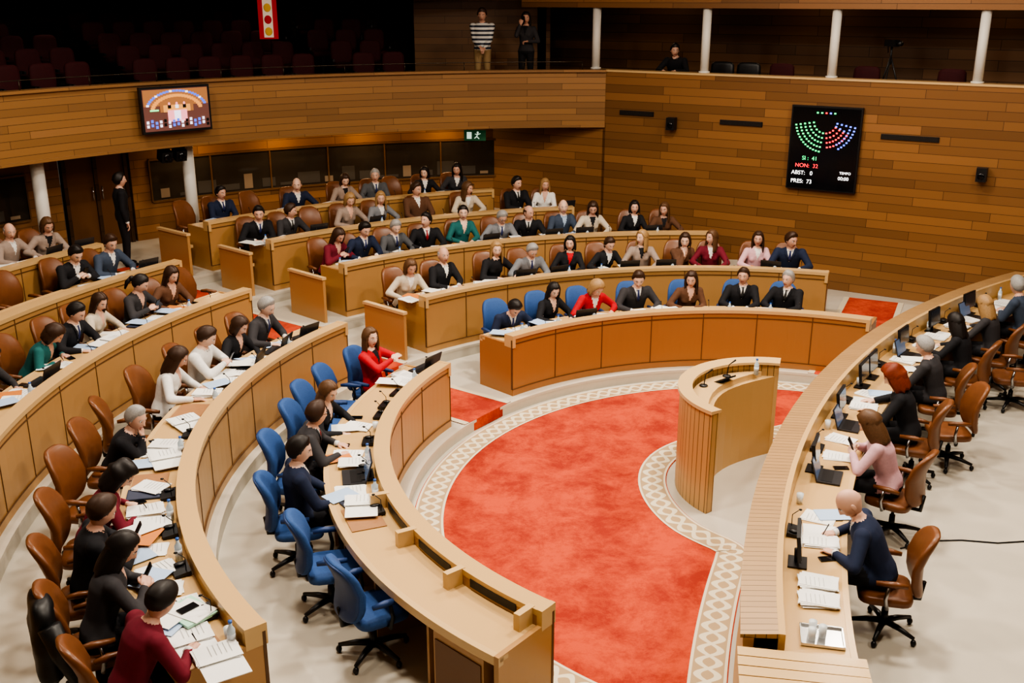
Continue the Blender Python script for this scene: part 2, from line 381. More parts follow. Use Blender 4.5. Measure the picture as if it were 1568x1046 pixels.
b.obj("window_1",[glassD,M("window_frame_brown",(.16,.08,.03),.4),M("booth_equipment",(.08,.068,.055),.4),M("booth_glow",(.22,.15,.09),.5,emit=.2)])
b=MB(); b.rsweep(C2,rw+.02,rw+.08,.83,2.55,133.6,138.8,0)
for a in (133.6,136.2,138.8): b.rbox(C2,rw-.02,rw+.10,.83,2.55,a,.07,1)
for a in (135.8,136.6):
    p=pos(C2,rw-.03,a); b.tube([(p[0],p[1],1.75),(p[0],p[1],2.0)],[.012,.012],6,2)
b.obj("door_1",[W_door,W_dark,metalM])
b=MB(); b.rsweep(C2,12.72,12.80,2.825,2.855,101,131,0); b.obj("soffit_light_strip",[M("warm_led_strip",(1,.72,.42),.5,emit=5)])
for (x,y) in ((-6.1,19.5),(-8.0,17.4)):
    b=MB(); b.tube([(0,0,.83),(0,0,2.80)],[.11,.11],20); b.tube([(0,0,2.76),(0,0,2.80)],[.14,.14],20); b.obj("round_column",[whiteP],(x,y,0))
for x in (1.68,3.72,5.85,8.0,10.2):
    b=MB(); b.tube([(0,0,3.97),(0,0,5.18)],[.085,.085],18); b.tube([(0,0,3.97),(0,0,4.0)],[.11,.11],18); b.obj("round_column",[whiteP],(x+.06,wl(x)+.12,0))
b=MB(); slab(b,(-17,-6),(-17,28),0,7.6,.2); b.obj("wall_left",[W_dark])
b=MB(); slab(b,(16.5,-6),(-17,-6),0,7.6,.2); b.obj("wall_front",[W_wall])
b=MB(); slab(b,(16.5,14),(16.5,-6),0,7.6,.2); b.obj("wall_side",[W_wall])
b=MB(); b.box((0,11,7.7),(36,38,.2)); b.obj("ceiling",[plaster])
b=MB(); b.sweep(C2,[(11.9,5.75),(11.9,7.6),(18.4,7.6),(18.4,5.75)],90,205,0,4); b.obj("ceiling_light_block",[M("ceiling_light_block_dark",(.06,.045,.035),.8,var=.1)])  # unseen low ceiling, added to block overhead light and keep the gallery dark
for (x,z,L) in ((2.55,3.13,.75),(4.45,3.06,.85),(7.15,2.98,1.0),(9.6,2.9,1.0)):
    b=MB(); b.box((0,0,0),(L,.03,.09),0)
    for i in range(4): b.box((0,-.018,-.033+i*.022),(L-.04,.012,.006),1)
    b.obj("air_vent_grille",[blackP,M("vent_slat",(.05,.04,.035),.5)],(x,wl(x)-.015,z),-.537)
def speaker(loc,rz):
    b=MB(); b.box((0,-.12,0),(.17,.16,.24),0); b.ell((0,-.2,-.03),(.06,.012,.06),mat=1); b.tube([(0,0,.02),(0,-.1,.02)],[.02,.02],8,0); b.obj("wall_loudspeaker",[blackP,screenM],loc,rz)
speaker((3.25,wl(3.25)-.02,2.98),-.537); speaker((8.25,wl(8.25)-.02,2.45),-.537)
b=MB(); 
for s in (-1,1): b.box((s*.14,0,0),(.2,.22,.2),0,Matrix.Rotation(.3,3,'X')); b.tube([(s*.14,0,.05),(s*.14,0,.14)],[.02,.02],6,0); b.ell((s*.14,-.12,-.03),(.07,.02,.07),mat=1)
b.box((0,0,.13),(.5,.06,.04),0); p=pos(C2,11.8,132); b.obj("ceiling_spotlight_pair",[blackP,screenM],(p[0],p[1],2.64),rad(132-90))

# ---------------- vote board ----------------
def EM(name,col,s=2.5): return M(name,col,.5,emit=s)
bx=5.84; b=MB(); b.box((0,0,0),(1.30,.08,1.56),0); b.box((0,-.045,0),(1.24,.01,1.50),1)
def dots(b,mat,rows,a0,a1,gap=None):
    for k in rows:
        rr=.20+k*.075; m=int((a1-a0)/180*pi*rr/.052)
        for i in range(m+1):
            a=rad(a0+(a1-a0)*i/max(1,m)); b.box((rr*math.cos(a)*1.1,-.055,.52+rr*math.sin(a)*1.15),(.034,.008,.028),mat)
dots(b,2,range(5),190,262); dots(b,3,range(4),278,330); dots(b,4,range(3,5),300,350); dots(b,4,range(0,3),335,350)
for i,mm in enumerate((2,2,3,4,2)): b.box((-.16+i*.08,-.055,.66),(.035,.008,.028),mm)
bo=b.obj("electronic_vote_board",[blackP,screenM,EM("led_green",(.03,.75,.22)),EM("led_red",(.9,.05,.06)),EM("led_blue",(.12,.2,.9))],(bx,wl(bx)-.08,2.69),-.537)
def txt(body,x,z,size,mat,par,yy=-.06):
    t=bpy.data.curves.new("text","FONT"); t.body=body; t.size=size; t.materials.append(mat); t.extrude=.001
    o=bpy.data.objects.new("label_text",t); o.rotation_euler=(pi/2,0,0); o.location=(x,yy,z); scene.collection.objects.link(o); o.parent=par; return o
wE=EM("led_white",(.85,.85,.85))
txt("SI :  41",-.38,-.22,.105,bpy.data.materials["led_green"],bo); txt("NON:  32",-.50,-.36,.105,bpy.data.materials["led_red"],bo)
txt("ABST:   0",-.56,-.50,.105,wE,bo); txt("PRES:  73",-.56,-.66,.105,wE,bo); txt("TEMPO",.34,-.44,.065,wE,bo); txt("00:00",.32,-.55,.09,wE,bo)
# ---------------- TV ----------------
p=pos(C2,11.36,132.2); b=MB()
b.box((0,0,0),(1.30,.07,.80),0); b.box((0,-.04,0),(1.22,.01,.72),1)
b.box((0,-.047,.21),(1.2,.004,.28),7)
for i in range(24):
    a=rad(18+144*i/23)
    b.box((-.56*math.cos(a),-.052,-.02+.34*math.sin(a)),(.05,.004,.035),2 if i%5 else 5)
for i in range(22):
    a=rad(15+150*i/21); b.box((-.46*math.cos(a),-.054,-.04+.28*math.sin(a)),(.07,.004,.05),3)
b.box((0,-.056,.05),(.62,.004,.18),7); b.box((0,-.058,.02),(.50,.004,.12),3)
for i in range(3): b.ell((-.14+i*.14,-.060,.10),(.022,.003,.028),mat=4,nu=8,nv=6); b.box((-.14+i*.14,-.062,.05),(.06,.004,.06),(0,5,0)[i])
b.box((0,-.06,-.11),(.36,.004,.20),4); b.box((0,-.062,-.10),(.12,.004,.16),5)
for i in range(30):
    b.box((-.56+(i%15)*.08,-.064,-.20-.07*(i//15)+.02*math.sin(i*2.1)),(.045,.004,.05),(5,2,0,2,5)[(i*3)%5])
b.box((-.42,-.06,.0),(.16,.004,.03),6)
b.tube([(0,.02,.2),(0,.18,.25)],[.03,.03],8,0)
tv=b.obj("wall_television",[blackP,EM("tv_dark",(.12,.05,.04),1),EM("tv_blue",(.08,.16,.75),1.3),EM("tv_orange",(.60,.28,.08),1.2),EM("tv_pink",(.8,.30,.34),1.2),EM("tv_white",(.7,.7,.85),1.2),EM("tv_green",(.2,.8,.3),1.5),EM("tv_brown",(.30,.13,.05),1.0)],(p[0],p[1],3.50),rad(132.2-90))
b=MB(); b.box((0,0,0),(.46,.04,.22),0); b.box((-.12,-.022,0),(.1,.005,.14),1); b.ell((.06,-.024,.06),(.022,.004,.022),mat=1)
b.tube([(.06,-.024,.04),(.04,-.024,-.02),(.09,-.024,-.07)],[.012,.012,.01],6,1); b.tube([(.0,-.024,.03),(.06,-.024,.02),(.12,-.024,.04)],[.008,.01,.008],6,1); b.tube([(.04,-.024,-.02),(-.01,-.024,-.06)],[.012,.01],6,1)
b.tube([(0,0,.1),(0,0,.18)],[.01,.01],6,0)
b.obj("emergency_exit_sign",[EM("exit_green",(.01,.08,.035),.35),EM("exit_white",(.7,.9,.75),.8)],(-.78,22.0,2.62),-.05)
b=MB(); b.box((0,0,0),(.36,.02,1.12),0); b.box((0,-.012,0),(.18,.01,1.06),1)
for i in range(5): b.ell((0,-.02,-.42+i*.22),(.07,.01,.08),mat=0 if i%2 else 2,nu=10)
b.tube([(-.22,0,.56),(.22,0,.56)],[.012,.012],6,2)
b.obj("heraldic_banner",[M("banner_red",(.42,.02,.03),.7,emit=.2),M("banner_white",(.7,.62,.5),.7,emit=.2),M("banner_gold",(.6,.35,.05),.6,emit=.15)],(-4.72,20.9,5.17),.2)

# ---------------- chairs ----------------
def chair(kind):
    b=MB()
    for k in range(5):
        a=2*pi*k/5+.3; c,s=math.cos(a),math.sin(a)
        b.tube([(0,0,.115),(.15*c,.15*s,.105),(.30*c,.30*s,.075)],[.032,.026,.017],8,1)
        b.ell((.30*c,.30*s,.033),(.026,.026,.033),mat=1,nu=10,nv=6)
    b.tube([(0,0,.08),(0,0,.24)],[.034,.03],10,1); b.tube([(0,0,.24),(0,0,.39)],[.018,.018],10,2)
    b.box((0,0,.375),(.2,.22,.04),1)
    b.ell((0,.03,.425),(.245,.235,.052),.42,20,10,0)
    h=.30 if kind=="brown" else .275
    def bend(p): 
        w=1-.18*max(0,(p.z/h))**2; return V((p.x*w,p.y+ .9*p.x*p.x - .16*(p.z+h)*.9 +.05*math.cos(p.z/h*2.2),p.z))
    b.ell((0,-.225,.45+h),(.23,.045,h),.5,20,14,0,None,bend)
    if kind=="blue": b.ell((0,-.255,.45+h),(.22,.03,h*.96),.5,20,14,3,None,bend)
    b.tube([(0,-.1,.37),(0,-.27,.38),(0,-.29,.55)],[.02,.024,.02],8,1)
    for s in (-1,1):
        b.tube([(s*.2,.02,.39),(s*.285,.03,.40),(s*.295,.05,.50),(s*.285,.03,.63)],[.015,.018,.018,.016],8,1 if kind=="blue" else 2)
        b.tube([(s*.285,-.12,.635),(s*.29,-.02,.645),(s*.285,.14,.64)],[.02,.03,.022],8,3 if kind=="blue" else 0)
    return b.mesh(kind+"_office_chair",[blueF if kind=="blue" else brownL,blackP,metalM,blueD])
CH={"blue":chair("blue"),"brown":chair("brown")}
def put_chair(kind,c,r,a,z,inward=True,j=0):
    p=pos(c,r,a); inst(CH[kind],("blue_office_chair" if kind=="blue" else "brown_leather_office_chair"),(p[0],p[1],z),rad(a+90 if inward else a-90)+j)

# ---------------- people ----------------
def ik(s,w,l1,l2,hint):
    d=w-s; L=min(d.length,l1+l2-.006); dn=d.normalized(); w=s+dn*L
    a=(l1*l1-l2*l2+L*L)/(2*L); h=math.sqrt(max(l1*l1-a*a,0)); pr=(hint-dn*hint.dot(dn)).normalized()
    return s+dn*a+pr*h,w
POSE={
 "write":dict(lean=.40,pitch=.62,yaw=-.05,R=(.13,.42,.795),L=(-.17,.40,.795),curl=.75),
 "read":dict(lean=.24,pitch=.45,yaw=.1,R=(.17,.40,.795),L=(-.14,.42,.795),curl=.3),
 "clasp":dict(lean=.12,pitch=.08,yaw=0,R=(.075,.38,.795),L=(-.075,.38,.795),curl=.55),
 "chin":dict(lean=.34,pitch=.12,yaw=-.25,R=(.07,.36,1.0),L=(-.16,.42,.795),curl=.9),
 "phone":dict(lean=.22,pitch=.55,yaw=0,R=(.06,.36,.90),L=(-.07,.37,.88),curl=.8),
 "lookl":dict(lean=.20,pitch=.08,yaw=.6,R=(.14,.41,.795),L=(-.12,.42,.795),curl=.4),
 "lookr":dict(lean=.10,pitch=.05,yaw=-.6,R=(.13,.40,.795),L=(-.13,.40,.795),curl=.4),
 "back":dict(lean=-.04,pitch=.12,yaw=.15,R=(.13,.30,.70),L=(-.11,.31,.70),curl=.4),
 "clap":dict(lean=.04,pitch=.0,yaw=-.75,R=(.06,.33,1.00),L=(-.05,.33,.98),curl=.2),
 "stand":dict(lean=0,pitch=.05,yaw=.1,R=(.245,.04,.86),L=(-.245,.04,.86),curl=.4,stand=1),
 "standcross":dict(lean=.02,pitch=.2,yaw=-.1,R=(.05,.22,1.0),L=(-.05,.22,.97),curl=.4,stand=1),
 "standphone":dict(lean=.0,pitch=.1,yaw=.2,R=(.08,.20,1.50),L=(-.08,.20,1.14),curl=.9,stand=1)}
rv=random.Random(11)
for nme in list(POSE):
    q=POSE[nme]; q["b"]=nme; q["tw"]=0
    for i in range(3):
        w=dict(q); u=rv.uniform
        if not q.get("stand"):
            w["lean"]=q["lean"]+u(-.08,.12); w["pitch"]=q["pitch"]+u(-.12,.12); w["yaw"]=q["yaw"]+u(-.4,.4); w["tw"]=u(-.12,.12)
            if nme not in("clap","chin"):
                w["R"]=(q["R"][0]+u(-.03,.07),q["R"][1]+u(-.03,.04),q["R"][2]); w["L"]=(q["L"][0]+u(-.07,.03),q["L"][1]+u(-.03,.04),q["L"][2])
        POSE[nme+str(i)]=w
def evalmesh(b,vox,sm):
    me=bpy.data.meshes.new("tmp"); me.from_pydata(b.v,[],b.f); me.update()
    o=bpy.data.objects.new("tmp",me); scene.collection.objects.link(o)
    md=o.modifiers.new("r","REMESH"); md.mode='VOXEL'; md.voxel_size=vox
    s=o.modifiers.new("s","SMOOTH"); s.factor=.5; s.iterations=sm
    dg=bpy.context.evaluated_depsgraph_get(); ev=o.evaluated_get(dg); m2=ev.to_mesh()
    vs=[tuple(v.co) for v in m2.vertices]; fs=[tuple(p.vertices) for p in m2.polygons]
    ev.to_mesh_clear(); bpy.data.objects.remove(o); bpy.data.meshes.remove(me)
    return vs,fs
_hand={}
def hand(side,curl):
    key=(side,curl)
    if key in _hand: return _hand[key]
    b=MB(); b.ell((0,.048,0),(.041,.054,.015),.7,14,10); b.tube([(0,-.03,0),(0,.0,0),(0,.03,0)],[.026,.025,.024],10)
    for i,(x,ln) in enumerate(((-.030,.066),(-.010,.076),(.011,.072),(.030,.056))):
        x*=-side
        p=V((x,.085,0)); pts=[V((x*.8,.05,0)),p]; a=.12
        for k,f in enumerate((.45,.32,.23)):
            a+=curl*(.75,.9,.6)[k]; p=p+V((x*.06,math.cos(a),-math.sin(a)))*ln*f*1.05; pts.append(p)
        b.tube(pts,[.010,.0098,.0090,.0082,.0068],8)
    s=side
    b.tube([V((-s*.022,.018,-.004)),V((-s*.045,.045,-.012)),V((-s*.052,.072,-.020)),V((-s*.046,.093,-.028))],[.014,.0125,.0105,.0085],8)
    vs,fs=evalmesh(b,.0048,1); h=MB(); h.add(vs,fs,0); _hand[key]=h; return h
_body={}
def segd(p,a,b_):
    ab=b_-a; t=max(0,min(1,(p-a).dot(ab)/ab.length_squared)); return (p-(a+ab*t)).length
def body(pose,sex):
    key=(pose,sex)
    if key in _body: return _body[key]
    q=POSE[pose]; base=q["b"]; st=q.get("stand"); L=q["lean"]; f=sex=="f"
    P=V((0,0,.94 if st else .57)); t=V((math.sin(q["tw"]),math.sin(L),math.cos(L))).normalized(); n=V((0,math.cos(L),-math.sin(L))); X=V((1,0,0))
    def tp(u,dy=0): return P+t*u+n*(dy+ (.10*(u**2) if L>.15 else 0))
    sw=.172 if f else .205
    tor=[(-.10,.10,.08),(-.05,.165,.12),(.04,.175,.13),(.15,.142 if f else .172,.112),(.28,.156 if f else .19,.124),(.38,.172 if f else .208,.134),(.45,sw,.118),(.495,sw*.84,.092),(.525,.105,.074),(.55,.062,.060)]
    b=MB(); b.loft([(tp(u),X*w,n*d) for u,w,d in tor],20)
    if f:
        for s in (-1,1): b.ell(tuple(tp(.33,.08)+X*s*.07),(.06,.055,.062))
    nb=tp(.52); ha=L*.6+q["pitch"]*.35; nd=V((0,math.sin(ha+.1),math.cos(ha+.1))); ntp=nb+nd*.072
    b.tube([nb-nd*.02,nb+nd*.045,ntp],[.064,.055,.054],12)
    hc=ntp+V((0,math.sin(ha),math.cos(ha)))*.088+V((0,.018,0))
    am=1.0 if f else 1.1
    arms=[]; 
    for s,k in ((1,"R"),(-1,"L")):
        sh=tp(.455)+X*s*(sw-.01); w=V(q[k])
        if w.z>1.1 or base=="chin": hint=V((s*.3,.3,-1))
        else: hint=V((s*1.0,-.5,-.35)) if not st else V((s*.5,-1,-.2))
        if base=="chin" and k=="R": w=hc+V((.03,.05,-.20))
        e,w=ik(sh,w,.285,.255,hint)
        b.ell(tuple(sh),(.070*am,.068*am,.066*am)); b.tube([sh,sh.lerp(e,.4),e],[.066*am,.060*am,.051*am],12); b.ell(tuple(e),(.051*am,.051*am,.051*am))
        b.tube([e,e.lerp(w,.35),w],[.051*am,.048*am,.037],12)
        arms.append((s,e,w))
    legs=[]
    for s in (-1,1):
        if st: h,k,a=V((s*.09,0,.92)),V((s*.10,.02,.50)),V((s*.11,-.01,.09))
        else: h,k,a=V((s*.09,.0,.57)),V((s*.12,.42,.53)),V((s*.12,.44,.10))
        b.ell(tuple(h),(.10,.10,.09)); b.tube([h,h.lerp(k,.5),k],[.095,.082,.064],12); b.ell(tuple(k),(.064,.064,.062))
        b.tube([k,k.lerp(a,.35),a],[.062,.056,.042],12)
        b.ell((a.x,a.y+.06,.045),(.046,.135,.045),.8,14,8); legs.append((h,k,a))
    vs,fs=evalmesh(b,.016,3)
    out=MB(); mats=[]
    for fc in fs:
        c=V((0,0,0))
        for i in fc: c+=V(vs[i])
        c/=len(fc); u=(c-P).dot(t); d=(c-P).dot(n); m=1; cx_=c.x-(t.x*u)
        if c.z<.115 and min(segd(c,l[2],l[2]+V((0,.12,0))) for l in legs)<.16: m=4
        else:
            dl=min(min(segd(c,l[0],l[1]),segd(c,l[1],l[2])) for l in legs)
            da=min(min(segd(c,tp(.455)+X*s*sw,e),segd(c,e,w)) for s,e,w in arms)
            if (u<-.01 or dl<.085) and da>.06 and u<.14: m=3
            elif (u>.540 and abs(cx_)<.080) or (u>.520 and abs(cx_)<.062 and d>-.02): m=0
            elif .32<u<=.54 and abs(cx_)<(u-.32)*.30 and d>.04: m=2
        mats.append(m)
    out.v=vs; out.f=list(fs); out.m=mats; out.sm=[True]*len(fs); out.uv=[[(0,0)]*len(x) for x in fs]
    for s,e,w in arms:
        d=(w-e).normalized()
        if w.z<.82 and not st: d=V((d.x*.5,d.y,-.02)).normalized()
        up=V((0,0,1)) if abs(d.z)<.75 else V((0,1,0)) if d.z<0 else V((s*1,.0,0))
        if base in("clap","phone"): up=V((s*.9,0,.3))
        if d.z>.75: up=V((0,1,0))
        xx=d.cross(up).normalized(); zz=xx.cross(d).normalized()
        Mx=Matrix((( xx.x,d.x,zz.x,w.x),(xx.y,d.y,zz.y,w.y),(xx.z,d.z,zz.z,w.z),(0,0,0,1)))
        if not f: out.tube([w-d*.03,w+d*.005,w+d*.012],[.037,.035,.028],10,2)
        out.merge(hand(s,q["curl"]),Mx)
        if base=="write" and s==1:
            pp=w+d*.11+V((-.01,0,0)); out.tube([pp+V((0,.01,-.02)),pp+V((.03,-.04,.10))],[.004,.005],6,4)
        if base in("phone","standphone") and s==1:
            pp=w+d*.09; out.box(tuple(pp+V((-.03,.01,.02))),(.07,.012,.14),4,Matrix.Rotation(-.5,3,'X'))
    _body[key]=(out,hc,tp,t,n); return _body[key]
def headpt(x,y,z):
    X_=.077*x;Y=.098*y;Z=.122*z
    if Z<0:
        k=-z; X_*=1-.30*k**1.6
        if Y<0: Y*=1-.42*k
        else: Y*=1-.06*k
    elif Y<0: Y*=1.05
    if Y>0:
        fx=abs(X_)
        pz=0
        if -.034<Z<.03: pz=((.03-Z)/.064)**1.2
        elif -.046<Z<=-.034: pz=(Z+.046)/.012
        Y+=.027*pz*math.exp(-(X_/.0125)**2)
        Y-=.010*math.exp(-((fx-.031)/.017)**2-((Z-.010)/.014)**2)
        Y+=.004*math.exp(-(fx/.05)**2-((Z-.030)/.01)**2)
        Y+=.006*math.exp(-(X_/.022)**2-((Z+.062)/.010)**2)
        Y+=.008*math.exp(-(X_/.022)**2-((Z+.103)/.018)**2)
    return V((X_,Y,Z))
def head(hair,glasses=False):
    b=MB(); NU,NV=44,34; vs=[];fs=[];hd=[]
    for i in range(NV+1):
        ph=pi*i/NV
        for j in range(NU):
            la=2*pi*j/NU; d=(math.sin(ph)*math.cos(la),math.sin(ph)*math.sin(la),math.cos(ph)); vs.append(headpt(*d)); hd.append(d)
    grid=[(i*NU+j,i*NU+(j+1)%NU,(i+1)*NU+(j+1)%NU,(i+1)*NU+j) for i in range(NV) for j in range(NU)]
    sk=[];lp=[]
    for f in grid:
        c=sum((vs[i] for i in f),V())/4
        (lp if (c.y>.06 and abs(c.x)<.025 and -.071<c.z<-.055) else sk).append(f)
    b.add(vs,sk,0); b.add(vs,lp,8)
    for s in (-1,1):
        b.ell((s*.031,.079,.010),(.0135,.0105,.0095),mat=6,nu=12,nv=8); b.ell((s*.031,.0875,.010),(.006,.0035,.006),mat=7,nu=8,nv=6)
        b.tube([(s*.014,.092,.027),(s*.032,.092,.032),(s*.05,.080,.026)],[.003,.0035,.002],6,5)
        b.ell((s*.079,-.008,-.005),(.009,.019,.031),mat=0,nu=10,nv=8,Mx=Matrix.Rotation(-.25*s,3,'Z'))
    if glasses:
        for s in (-1,1):
            pts=[(s*.031+.024*math.cos(a),.102,.008+.018*math.sin(a)) for a in [2*pi*i/12 for i in range(13)]]; b.tube(pts,[.0022]*13,5,7)
            b.tube([(s*.055,.10,.012),(s*.08,.0,.008)],[.002,.002],5,7)
        b.tube([(-.008,.104,.012),(.008,.104,.012)],[.002,.002],5,7)
    if hair:
        th={"short":.016,"fringe":.005,"long":.022,"bob":.024,"curly":.034,"tied":.015}[hair]
        hv=[]
        for p,d in zip(vs,hd):
            yy=d[1]; short=hair in("short","fringe","tied")
            if short:
                if yy>.55: zl=.080-.016*abs(d[0])
                elif yy>.12: zl=-.012+.086*((yy-.12)/.43)**.8
                elif yy>-.25: zl=-.012-.045*(.12-yy)/.37
                else: zl=-.057-.030*(-yy-.25)/.75
            else: zl=.074 if yy>.60 else (-.10+(.174)*max(0,(yy-.22))/.38 if yy>.22 else -.11)
            dz=p.z-zl
            if hair=="fringe" and (p.z>.045 or yy>.25): dz=-.02
            if short: 
                e=max(0,min(1,dz/.055)); tt=(.003+th*(e*(2-e)) ) if dz>0 else max(-.006,dz*.5)
            else:
                m=max(-1,min(1,dz/.014)); m=m if m<0 else m*m*(3-2*m); tt=th*(m if m>0 else .25*m)-(.004 if m<=0 else 0)
            if hair=="curly": tt+=(.012*math.sin(40*p.x+9*p.y)*math.cos(46*p.z+20*p.y)) if dz>.01 else 0
            if hair=="short" and dz>.02: tt+=.008*max(0,d[2])*max(0,d[1]+.3)+.002*math.sin(90*p.x+30*p.y)
            if hair in("long","bob") and dz>0: tt+=.003*math.sin(110*p.x)*(1-abs(d[2])) -.006*math.exp(-(p.x/.008)**2)*max(0,d[2])
            hv.append(p+V(d)*tt)
        b.add(hv,grid,5)
        if hair in("long","bob","curly"):
            Ln={"long":.25,"bob":.13,"curly":.19}[hair]; n=22; vs2=[];fs2=[]; NR=9
            for i in range(NR+1):
                u=i/NR; z=.03-u*Ln; fl=1+.12*math.sin(u*2.6)+(.12 if hair=="curly" else 0); tp_=1-.45*max(0,u-.6)/.4
                ring=[]
                for j in range(n):
                    a=rad(-118+236*j/(n-1)); w=1+.035*math.sin(j*2.3+u*5)
                    ring.append(V((.095*fl*w*math.sin(a),-.105*fl*w*math.cos(a)*(1-.12*u),z-.02*math.sin(j*1.9)*u)))
                for j in range(n-1,-1,-1):
                    a=rad(-112+224*j/(n-1)); th2=1-.30*tp_
                    ring.append(V((.095*fl*th2*math.sin(a),-.105*fl*th2*math.cos(a)*(1-.12*u),z)))
                vs2+=ring
            K=2*n
            for i in range(NR):
                for j in range(K): fs2.append((i*K+j,i*K+(j+1)%K,(i+1)*K+(j+1)%K,(i+1)*K+j))
            fs2.append(tuple(range(K))); fs2.append(tuple(NR*K+j for j in range(K)))
            b.add(vs2,fs2,5)
        if hair=="tied": b.ell((0,-.125,.0),(.035,.035,.04),mat=5); b.tube([(0,-.13,.0),(0,-.15,-.08),(0,-.13,-.17)],[.03,.028,.012],8,5)
    return b
_heads={}
_pm={}
COL=dict(k=(.013,.013,.017),n=(.016,.026,.065),g=(.10,.105,.115),w=(.72,.71,.69),r=(.50,.014,.024),p=(.62,.38,.42),t=(.018,.13,.13),c=(.55,.48,.38),b=(.13,.062,.035),d=(.17,.014,.03),e=(.32,.25,.21),l=(.35,.45,.60),x=(.045,.043,.048),s=(.20,.21,.23),v=(.05,.07,.11))
HC=dict(k=(.014,.010,.009),b=(.050,.023,.012),y=(.36,.22,.10),g=(.32,.31,.30),r=(.20,.035,.012),c=(.12,.06,.028))
skins=[M("skin_a",(.66,.40,.30),.5,var=.06),M("skin_b",(.72,.47,.36),.5,var=.06),M("skin_c",(.60,.35,.26),.5,var=.06)]
eyeW=M("eye_white",(.75,.73,.70),.2); iris=M("eye_dark",(.02,.012,.008),.15); lips=M("lip_rose",(.42,.12,.10),.45); shoe=M("shoe_black_leather",(.008,.008,.009),.3,var=.1)
dummy=[shoe]*10
def person(loc,rz,pose,sex,hair,hc,top,shirt=None,trous="k",tie=None,gl=False,sc=.97,name=None):
    hk={"0":None,"s":"short","f":"fringe","l":"long","o":"bob","u":"curly","t":"tied"}[hair]
    if not POSE[pose].get("stand"): pose=pose+str(R.randrange(3))
    key=(pose,sex,hk,gl,tie is not None)
    if key not in _pm:
        bd,hcen,tp,t,n=body(pose,sex); b=MB(); b.merge(bd)
        hkey=(hk,gl)
        if hkey not in _heads: _heads[hkey]=head(hk,gl)
        q=POSE[pose]; tot=q["lean"]*.25+q["pitch"]
        Mx=Matrix.Translation(hcen)@Matrix.Rotation(q["yaw"],4,'Z')@Matrix.Rotation(-tot,4,'X')@Matrix.Scale(1.06 if sex=="f" else 1.10,4)
        b.merge(_heads[hkey],Mx)
        if tie:
            pts=[tp(u,d) for u,d in ((.515,.079),(.49,.102),(.42,.132),(.34,.136))]
            b.loft([(p,V((w,0,0)),n*.006) for p,w in zip(pts,(.017,.013,.022,.03))],8,9)
        if sex=="m":
            for s in (-1,1): b.loft([(tp(.535,.050)+V((s*.045,0,0)),V((.02,0,0)),n*.008),(tp(.505,.086)+V((s*.022,0,0)),V((.013,0,0)),n*.006)],8,2)
        if sex=="m" and tie:
            for s in (-1,1): b.loft([(tp(.53,.054)+V((s*.075,0,0)),V((.016,0,0)),n*.010),(tp(.46,.118)+V((s*.058,0,0)),V((.022,0,0)),n*.008),(tp(.34,.138)+V((s*.018,0,0)),V((.012,0,0)),n*.006)],8,1)
        me=b.mesh("person_mesh",dummy); _pm[key]=me
    o=inst(_pm[key],name or ("seated_woman" if sex=="f" else "seated_man"),loc,rz,sc*(1 if name else R.uniform(.97,1.04)))
    sk=skins[R.randrange(3)]
    def cm(c): return M("fabric_"+c,COL[c],.85,var=.15,scale=30)
    lst=[sk,cm(top),cm(shirt) if shirt else sk,cm(trous),shoe,M("hair_"+hc,HC[hc],.5,var=.35,scale=70),eyeW,iris,lips,M("tie_"+(tie or "n"),{"n":(.02,.03,.12),"r":(.3,.02,.03),"k":(.02,.02,.02)}[tie or "n"],.5)]
    for i,m in enumerate(lst):
        s=o.material_slots[i]; s.link='OBJECT'; s.material=m
    return o
